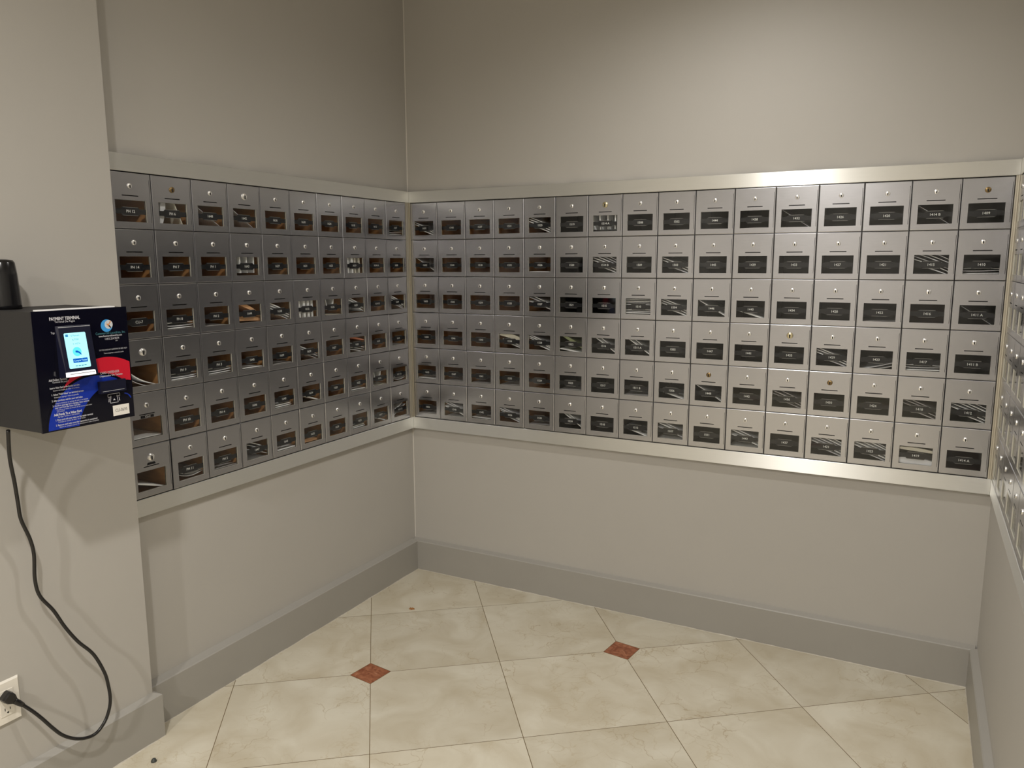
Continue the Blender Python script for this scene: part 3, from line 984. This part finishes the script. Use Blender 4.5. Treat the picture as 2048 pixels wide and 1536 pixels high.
TX, TY, TZ, TWD, THT = 0.285, -1.845, 1.046, 0.2325, 0.2725
term = thing('payment_terminal', 'black wall mounted payment terminal with a lit cyan screen and red and blue graphics', 'payment terminal', (PX, TY + TWD / 2, TZ))
def pc(s, t, e):
    return (TX + e, TY + s, TZ + t)
b = MB()
b.box((PX + 0.0005, TY + 0.001, TZ), (TX - 0.004, TY + TWD - 0.001, TZ + THT), 'housing')
child(b, 'housing', term)
b = MB()   # front panel with graphics
b.box((TX - 0.004, TY, TZ - 0.001), (TX, TY + TWD, TZ + THT + 0.001), 'panel')
def disc(cx, cy, rad, n=72):
    return [(cx + rad * math.cos(2 * math.pi * k / n), cy + rad * math.sin(2 * math.pi * k / n)) for k in range(n)]
def clip(poly, x0, y0, x1, y1):
    def cut(ps, inside, inter):
        out = []
        for k in range(len(ps)):
            a, c = ps[k - 1], ps[k]
            if inside(c):
                if not inside(a):
                    out.append(inter(a, c))
                out.append(c)
            elif inside(a):
                out.append(inter(a, c))
        return out
    def ix(v):
        return lambda a, c: (v, a[1] + (c[1] - a[1]) * (v - a[0]) / (c[0] - a[0]))
    def iy(v):
        return lambda a, c: (a[0] + (c[0] - a[0]) * (v - a[1]) / (c[1] - a[1]), v)
    poly = cut(poly, lambda p: p[0] >= x0, ix(x0))
    poly = cut(poly, lambda p: p[0] <= x1, ix(x1))
    poly = cut(poly, lambda p: p[1] >= y0, iy(y0))
    poly = cut(poly, lambda p: p[1] <= y1, iy(y1))
    return poly
def art(poly, mat, e):
    q = clip(poly, 0.003, 0.002, TWD - 0.003, THT - 0.003)
    b.poly([pc(s, t, e) for s, t in q], mat)
art(disc(0.165, 0.030, 0.1255), 'red', 0.0002)
art(disc(0.134, -0.003, 0.1235), 'panel', 0.0004)
art(disc(0.134, -0.006, 0.1205), 'blue', 0.0006)
art(disc(0.200, -0.020, 0.1150), 'panel', 0.0008)
def ring(cx, cy, r0_, r1_, a0, a1, mat, e, n=24):
    for k in range(n):
        t0, t1 = [math.radians(a0 + (a1 - a0) * q / n) for q in (k, k + 1)]
        b.poly([pc(cx + r0_ * math.cos(t0), cy + r0_ * math.sin(t0), e), pc(cx + r1_ * math.cos(t0), cy + r1_ * math.sin(t0), e),
                pc(cx + r1_ * math.cos(t1), cy + r1_ * math.sin(t1), e), pc(cx + r0_ * math.cos(t1), cy + r0_ * math.sin(t1), e)], mat)
ring(0.205, 0.040, 0.020, 0.023, 20, 80, 'blue', 0.0009)
# logo
art(disc(0.1765, 0.2305, 0.0150, 40), 'lblue', 0.0004)
art(disc(0.1820, 0.2330, 0.0105, 40), 'lgrey', 0.0006)
art([(0.176, 0.233), (0.181, 0.229), (0.189, 0.240), (0.186, 0.241), (0.181, 0.234), (0.178, 0.236)], 'lorange', 0.0008)
art([(0.181, 0.229), (0.186, 0.224), (0.188, 0.226), (0.183, 0.232)], 'panel', 0.0008)
# card dispenser icon
def frame_poly(pts, wdt, mat, e):
    n = len(pts)
    for k in range(n):
        a, c = Vector(pts[k]), Vector(pts[(k + 1) % n])
        d = (c - a).normalized()
        q = Vector((-d.y, d.x)) * wdt / 2
        a2, c2 = a - d * wdt / 2, c + d * wdt / 2
        b.poly([pc(*(a2 + q), e), pc(*(c2 + q), e), pc(*(c2 - q), e), pc(*(a2 - q), e)], mat)
frame_poly([(0.1640, 0.0570), (0.1640, 0.0640), (0.1955, 0.0640), (0.1955, 0.0570), (0.1890, 0.0570), (0.1872, 0.0605), (0.1722, 0.0605), (0.1705, 0.0570)], 0.0011, 'ptext', 0.0012)
frame_poly([(0.1722, 0.0605), (0.1692, 0.0420), (0.1902, 0.0420), (0.1872, 0.0605)], 0.0011, 'ptext', 0.0012)
art([(0.1660, 0.0540), (0.1672, 0.0540), (0.1664, 0.0450), (0.1645, 0.0450)], 'ptext', 0.0012)
art([(0.1925, 0.0540), (0.1937, 0.0540), (0.1952, 0.0450), (0.1933, 0.0450)], 'ptext', 0.0012)
art([(0.1765, 0.0480), (0.1835, 0.0480), (0.1800, 0.0520)], 'lgrey', 0.0012)
child(b, 'front_panel', term)
b = MB()
def write(txt, s, t, size, mat='ptext', align='LEFT', bold=0.0, e=0.0012, wid=None):
    vs, fs = text_polys(txt, size, align, bold)
    if wid:
        w0 = max(v.x for v in vs) - min(v.x for v in vs)
        k = wid / w0
        for v in vs:
            v.x *= k
    i0 = len(b.v)
    b.v += [pc(s + v.x, t + v.y, e) for v in vs]
    kk = b.mi(mat)
    for q in fs:
        b.f.append([i0 + j for j in q]); b.m.append(kk); b.sm.append(False)
write('PAYMENT TERMINAL', 0.0385, 0.2545, 0.0100, bold=0.0003, wid=0.072)
write('Terminal De Pagos', 0.0500, 0.2475, 0.0065, wid=0.048)
write('Tap', 0.0390, 0.2230, 0.0070, wid=0.009)
write('Commercial Laundries, Inc.', 0.1460, 0.2125, 0.0088, 'pteal', wid=0.0780)
write('www.CommercialLaundries.com', 0.1535, 0.2058, 0.0060, wid=0.0610, bold=0.0001)
write('1.855.254.9274', 0.1680, 0.1985, 0.0072, wid=0.0370)
write('24/7', 0.1960, 0.1925, 0.0035)
write('DO YOU HAVE ANY QUESTIONS OR NEED HELP?', 0.1520, 0.1725, 0.0048, wid=0.0730)
write('Tiene preguntas o necesita ayuda', 0.1630, 0.1645, 0.0045, wid=0.0520)
write('CARD DISPENSER', 0.1490, 0.1175, 0.0085, wid=0.0500)
write('Dispensador De Tarjetas', 0.1470, 0.1100, 0.0060, wid=0.0600, bold=0.0001)
rows = [('Add Dollars: Terminal', .0245, .1165, .0075, .043, 1), ('Terminal de pagos', .032, .1110, .0055, .038, 0),
        ('Insert a Value Card in the laundry card slot', .0250, .0985, .0060, .070, 1), ('Inserte una tarjeta de valor en la ranura', .032, .0925, .0048, .062, 0),
        ('1. Select "Add Value" on terminal screen', .0270, .0830, .0060, .076, 1), ('Seleccione agregar valor en pantalla', .033, .0765, .0048, .058, 0),
        ('2. After purchase, wait for your card value', .0270, .0690, .0060, .073, 1), ('Espere mientras se agrega el valor a su tarjeta', .035, .0625, .0048, .078, 0),
        ('3. Confirm and tap for a receipt, then remove', .0275, .0573, .0056, .088, 1), ('your card from the Value Card slot', .0330, .0522, .0050, .060, 1),
        ('Confirme y retire su tarjeta de la ranura para valor', .036, .0474, .0044, .086, 0), ('con cuidado', .036, .0435, .0046, .018, 0),
        ('Add Funds To a Value Card', .0290, .0365, .0078, .066, 2), ('Agregar fondos a una tarjeta', .037, .0310, .0048, .052, 0),
        ('1. Place card with your value on the reader terminal', .0310, .0240, .0060, .090, 1), ('Coloque la tarjeta de valor en el lector', .037, .0190, .0046, .066, 0),
        ('2. Remove card only once the transaction is completed', .0310, .0120, .0060, .101, 1), ('Retire la tarjeta cuando la transaccion este completa', .039, .0070, .0046, .096, 0)]
for txt, s, t, size, wid, bd in rows:
    write(txt, s, t, size, wid=wid, bold=(0, 0.0001, 0.0003)[bd])
child(b, 'printed_lettering', term)
# card reader: a wedge that swells towards the bottom
rd = MB()
s0, s1, t0, t1 = 0.0505, 0.1350, 0.1190, 0.2375
e0, e1 = 0.0220, 0.0050      # protrusion bottom, top
def wedge(m_, s0, s1, t0, t1, eb, et, mat, base=0.0001, inset=0.004):
    B = [pc(s0, t0, base), pc(s1, t0, base), pc(s1, t1, base), pc(s0, t1, base)]
    F = [pc(s0 + inset, t0 + inset * .5, eb), pc(s1 - inset, t0 + inset * .5, eb), pc(s1 - inset, t1 - inset * .5, et), pc(s0 + inset, t1 - inset * .5, et)]
    m_.poly(F, mat)
    m_.poly(B[::-1], mat)
    for k in range(4):
        m_.poly([B[k], B[(k + 1) % 4], F[(k + 1) % 4], F[k]], mat)
wedge(rd, s0, s1, t0, t1, e0, e1, 'device')
rd.box(pc(s0 + 0.004, t1 - 0.0035, e1 - 0.0005), pc(s1 - 0.004, t1 - 0.0025, e1 + 0.0006), 'lgrey')  # thin pale strip painted as the highlight on the reader's top lip
rdo = child(rd, 'card_reader', term)
def rp(s, t, lift):
    k = (t - t0) / (t1 - t0)
    return pc(s, t, e0 + (e1 - e0) * k + lift)
def rpoly(m_, pts, mat, lift):
    m_.poly([rp(s, t, lift) for s, t in pts], mat)
def rrect(x0, y0, x1, y1, rad=0.003):
    pts = []
    for cx, cy, a in ((x1 - rad, y0 + rad, -90), (x1 - rad, y1 - rad, 0), (x0 + rad, y1 - rad, 90), (x0 + rad, y0 + rad, 180)):
        for k in range(5):
            t = math.radians(a + 22.5 * k)
            pts.append((cx + rad * math.cos(t), cy + rad * math.sin(t)))
    return pts
def sub(mb, name, par):
    o = mb.build(name, par)
    return o
sc = MB()
X0, X1, Y0, Y1 = 0.0640, 0.1160, 0.1400, 0.2210
rpoly(sc, rrect(X0, Y0, X1, Y1), 'screen', 0.0006)
rpoly(sc, rrect(X0 + .003, Y1 - .0085, X0 + .0095, Y1 - .003, .001), 'lblue', 0.0009)
rpoly(sc, [(q[0], q[1]) for q in disc(0.0885, 0.1775, 0.0105, 32)], 'screen_hi', 0.0009)
rpoly(sc, [(0.0845, 0.1800), (0.0890, 0.1800), (0.0950, 0.1760), (0.0985, 0.1700), (0.0965, 0.1700), (0.0905, 0.1750), (0.0845, 0.1760)], 'screen_btn', 0.0012)
rpoly(sc, rrect(X0 + .0115, 0.1525, X1 - .0055, 0.1620, .0008), 'screen_btn', 0.0009)
for k in range(4):
    rpoly(sc, rrect(0.0790 + .0070 * k, 0.1445, 0.0845 + .0070 * k, 0.1462, .0006), 'screen_ink', 0.0009)
def swrite(m_, txt, s, t, size, mat, lift, wid=None):
    vs, fs = text_polys(txt, size, 'CENTER')
    k = 1.0
    if wid:
        k = wid / (max(v.x for v in vs) - min(v.x for v in vs))
    i0 = len(m_.v)
    m_.v += [rp(s + v.x * k, t + v.y, lift) for v in vs]
    kk = m_.mi(mat)
    for q in fs:
        m_.f.append([i0 + j for j in q]); m_.m.append(kk); m_.sm.append(False)
swrite(sc, 'Comprar Tarjeta', 0.0930, 0.1572, 0.0060, 'screen', 0.0013, .031)
swrite(sc, 'Q Payment', 0.0900, 0.2145, 0.0055, 'screen_ink', 0.0010, .021)
swrite(sc, '$ 7500', 0.0895, 0.2050, 0.0055, 'screen_ink', 0.0010, .015)
swrite(sc, 'S. VISTA', 0.0905, 0.1955, 0.0050, 'screen_ink', 0.0010, .018)
sub(sc, 'screen', rdo)
sl = MB()
wedge(sl, 0.0540, 0.1225, 0.1215, 0.1325, 0.0285, 0.0270, 'slotwhite', base=0.0195, inset=0.0015)
sl.box(pc(0.0590, 0.1282, 0.0270), pc(0.1190, 0.1292, 0.0284), 'black')
sub(sl, 'card_slot', rdo)
b = MB()
b.box(pc(0.1405, 0.0690, 0.0009), pc(0.2085, 0.0985, 0.0100), 'device')
b.box(pc(0.1460, 0.0735, 0.0100), pc(0.2030, 0.0742, 0.0104), 'lgrey')
child(b, 'card_dispenser', term)
b = MB()
b.box(pc(0.1745, 0.0088, 0.0009), pc(0.2180, 0.0345, 0.0014), 'sticker')
vs, fs = text_polys('CLI-0695', 0.0110)
i0 = len(b.v); b.v += [pc(0.1963 + v.x * 0.80, 0.0215 + v.y, 0.0016) for v in vs]; kk = b.mi('ink')
for q in fs:
    b.f.append([i0 + j for j in q]); b.m.append(kk); b.sm.append(False)
child(b, 'serial_sticker', term)
b = MB()
ax_, ay_ = 0.112, -1.800
b.lathe([(0.0335, 0.0), (0.0335, 0.010), (0.0300, 0.080), (0.0272, 0.108), (0.0235, 0.114), (0.010, 0.116), (0.0005, 0.1162)], 'rubber', 36, Matrix.Translation((ax_, ay_, TZ + THT)))
child(b, 'antenna', term)
# paper strip on top of the terminal
b = MB()
prof = []
b.box((0.262, -1.826, TZ + THT + 0.0004), (0.281, -1.640, TZ + THT + 0.0034), 'p_white')
o = b.build('paper_strip')
tag(o, 'thin white folded paper lying on top of the payment terminal', 'paper')

# ------------------------------------------------------------------ outlet and power cord
M['outlet'] = simple('ivory_outlet_plastic', (0.80, 0.76, 0.68), 0.35, noise=0.02)
OY0, OY1, OZ0, OZ1 = -1.9005, -1.8295, 0.2785, 0.3925
oc = Vector((PX, (OY0 + OY1) / 2, (OZ0 + OZ1) / 2))
t = thing('wall_outlet', 'ivory duplex wall outlet low on the thicker left wall', 'outlet', (PX, oc.y, OZ0))
b = MB()
x0, x1 = PX + 0.0002, PX + 0.0062
for k in range(1):
    B = [(x0, OY0, OZ0), (x0, OY1, OZ0), (x0, OY1, OZ1), (x0, OY0, OZ1)]
    i_ = 0.004
    F = [(x1, OY0 + i_, OZ0 + i_), (x1, OY1 - i_, OZ0 + i_), (x1, OY1 - i_, OZ1 - i_), (x1, OY0 + i_, OZ1 - i_)]
    b.poly(F, 'outlet'); b.poly(B[::-1], 'outlet')
    for q in range(4):
        b.poly([B[q], B[(q + 1) % 4], F[(q + 1) % 4], F[q]], 'outlet')
child(b, 'cover_plate', t)
b = MB()
b.box((x1 - 0.001, oc.y - 0.0165, oc.z - 0.0335), (x1 + 0.0016, oc.y + 0.0165, oc.z + 0.0335), 'outlet')
for dz in (-0.019,):
    b.box((x1 + 0.0016, oc.y - 0.0072, oc.z + dz - 0.001), (x1 + 0.0019, oc.y - 0.0055, oc.z + dz + 0.0065), 'black')
    b.box((x1 + 0.0016, oc.y + 0.0052, oc.z + dz - 0.001), (x1 + 0.0019, oc.y + 0.0069, oc.z + dz + 0.0055), 'black')
    b.lathe([(0.0024, 0.0), (0.0024, 0.0004)], 'black', 14, Matrix.Translation((x1 + 0.0016, oc.y, oc.z + dz - 0.0068)) @ Matrix.Rotation(math.pi / 2, 4, 'Y'))
child(b, 'receptacle', t)

CORD = [(0.15, -1.8446, 1.0400), (0.125, -1.8339, 0.9694), (0.105, -1.8182, 0.9025), (0.098, -1.8114, 0.8469), (0.094, -1.8063, 0.8027), (0.088, -1.7866, 0.7451), (0.085, -1.7793, 0.7001), (0.083, -1.782, 0.6357), (0.083, -1.774, 0.5883), (0.086, -1.7458, 0.5379), (0.09, -1.7229, 0.4833), (0.095, -1.6955, 0.4313), (0.1, -1.660, 0.3790), (0.104, -1.6363, 0.3152), (0.106, -1.6298, 0.2724), (0.107, -1.6285, 0.2332), (0.107, -1.6356, 0.2026), (0.107, -1.6512, 0.1761), (0.107, -1.6764, 0.1585), (0.106, -1.7057, 0.1606), (0.104, -1.7366, 0.1767), (0.1, -1.7631, 0.2011), (0.096, -1.7836, 0.2318), (0.09, -1.8044, 0.2685), (0.082, -1.8217, 0.2967), (0.073, -1.8396, 0.3219)]
cord = thing('power_cord', 'black power cord looping from the payment terminal down to the wall outlet', 'cord', (CORD[-1][0], CORD[-1][1], 0.30))
def catmull(P, n=8):
    P = [Vector(p) for p in P]
    out = []
    for i in range(len(P) - 1):
        p0, p1, p2, p3 = P[max(i - 1, 0)], P[i], P[i + 1], P[min(i + 2, len(P) - 1)]
        for k in range(n):
            t = k / n
            out.append(0.5 * ((2 * p1) + (-p0 + p2) * t + (2 * p0 - 5 * p1 + 4 * p2 - p3) * t * t + (-p0 + 3 * p1 - 3 * p2 + p3) * t ** 3))
    out.append(P[-1])
    return out
cp = catmull(CORD)
b = MB(); b.tube(cp, 0.0044, 'cable', 14); child(b, 'cable', cord)
# moulded plug pushed into the upper receptacle
b = MB()
end = cp[-1]
pcen = Vector((x1 + 0.0016, oc.y - 0.001, oc.z + 0.0175))
dirc = (end - Vector((end.x, pcen.y, pcen.z)))
fwd = Vector((0.0, end.y - pcen.y, end.z - pcen.z)).normalized()
side = Vector((0, -fwd.z, fwd.y))
outv = Vector((1, 0, 0))
def pp(a, s, h):
    return pcen + fwd * a + side * s + outv * h
outline = [(-0.013, -0.007), (-0.011, -0.012), (-0.002, -0.0145), (0.008, -0.0135), (0.018, -0.0085), (0.018, 0.0085), (0.008, 0.0135), (-0.002, 0.0145), (-0.011, 0.012), (-0.013, 0.007)]
lv = [(0.0, 1.0), (0.014, 1.0), (0.019, 0.9), (0.021, 0.72)]
for q in range(len(lv) - 1):
    n = len(outline)
    for k in range(n):
        a, c = outline[k], outline[(k + 1) % n]
        (h0, m0), (h1, m1_) = lv[q], lv[q + 1]
        b.poly([pp(a[0] * m0, a[1] * m0, h0), pp(c[0] * m0, c[1] * m0, h0), pp(c[0] * m1_, c[1] * m1_, h1), pp(a[0] * m1_, a[1] * m1_, h1)], 'cable')
b.poly([pp(a[0] * lv[-1][1], a[1] * lv[-1][1], lv[-1][0]) for a in outline], 'cable')
b.poly([pp(a[0], a[1], 0.0) for a in outline][::-1], 'cable')
r0_ = pp(0.016, 0, 0.0105)
b.tube([r0_, r0_ + (end - r0_) * 0.35, r0_ + (end - r0_) * 0.7, end + (end - r0_).normalized() * 0.004], [0.0085, 0.0075, 0.0072, 0.0055], 'cable', 14)
child(b, 'plug', cord)

# ------------------------------------------------------------------ small things on the floor
M['crumb'] = simple('dark_grey_crumb', (0.05, 0.055, 0.05), 0.5, noise=0.4, nscale=200)
M['leaf'] = simple('dry_brown_leaf', (0.34, 0.15, 0.045), 0.6, noise=0.4, nscale=200)
b = MB()
b.lathe([(0.0075, 0.0), (0.0082, 0.0022), (0.0060, 0.0060), (0.0050, 0.0085), (0.0025, 0.0100), (0.0004, 0.0102)], 'crumb', 9)
for i, v in enumerate(b.v):
    k = 1 + 0.22 * math.sin(i * 2.3)
    b.v[i] = (v[0] * k, v[1] * (2 - k), v[2])
o = b.build('pebble', None, (0.1449, -1.5390, 0.0))
tag(o, 'small dark grey pebble lying on the marble near the left baseboard corner', 'pebble')
b = MB()
pts = []
for k in range(14):
    t = 2 * math.pi * k / 14
    rr = 0.0155 * (1.0 if k % 2 == 0 else 0.42) * (1 + 0.25 * math.sin(3 * k))
    pts.append((rr * math.cos(t), rr * 0.8 * math.sin(t), 0.0020 + 0.0022 * (k % 3 == 0)))
for k in range(14):
    a, c = pts[k], pts[(k + 1) % 14]
    b.poly([(0, 0, 0.0042), a, c], 'leaf')
    b.poly([(0, 0, 0.0005), (c[0], c[1], 0.0005), (a[0], a[1], 0.0005)], 'leaf')
    b.poly([a, (a[0], a[1], 0.0005), (c[0], c[1], 0.0005), c], 'leaf')
o = b.build('dry_leaf', None, (0.2306, -0.3742, 0.0))
tag(o, 'tiny crumpled brown leaf scrap lying on the marble near the corner', 'leaf')
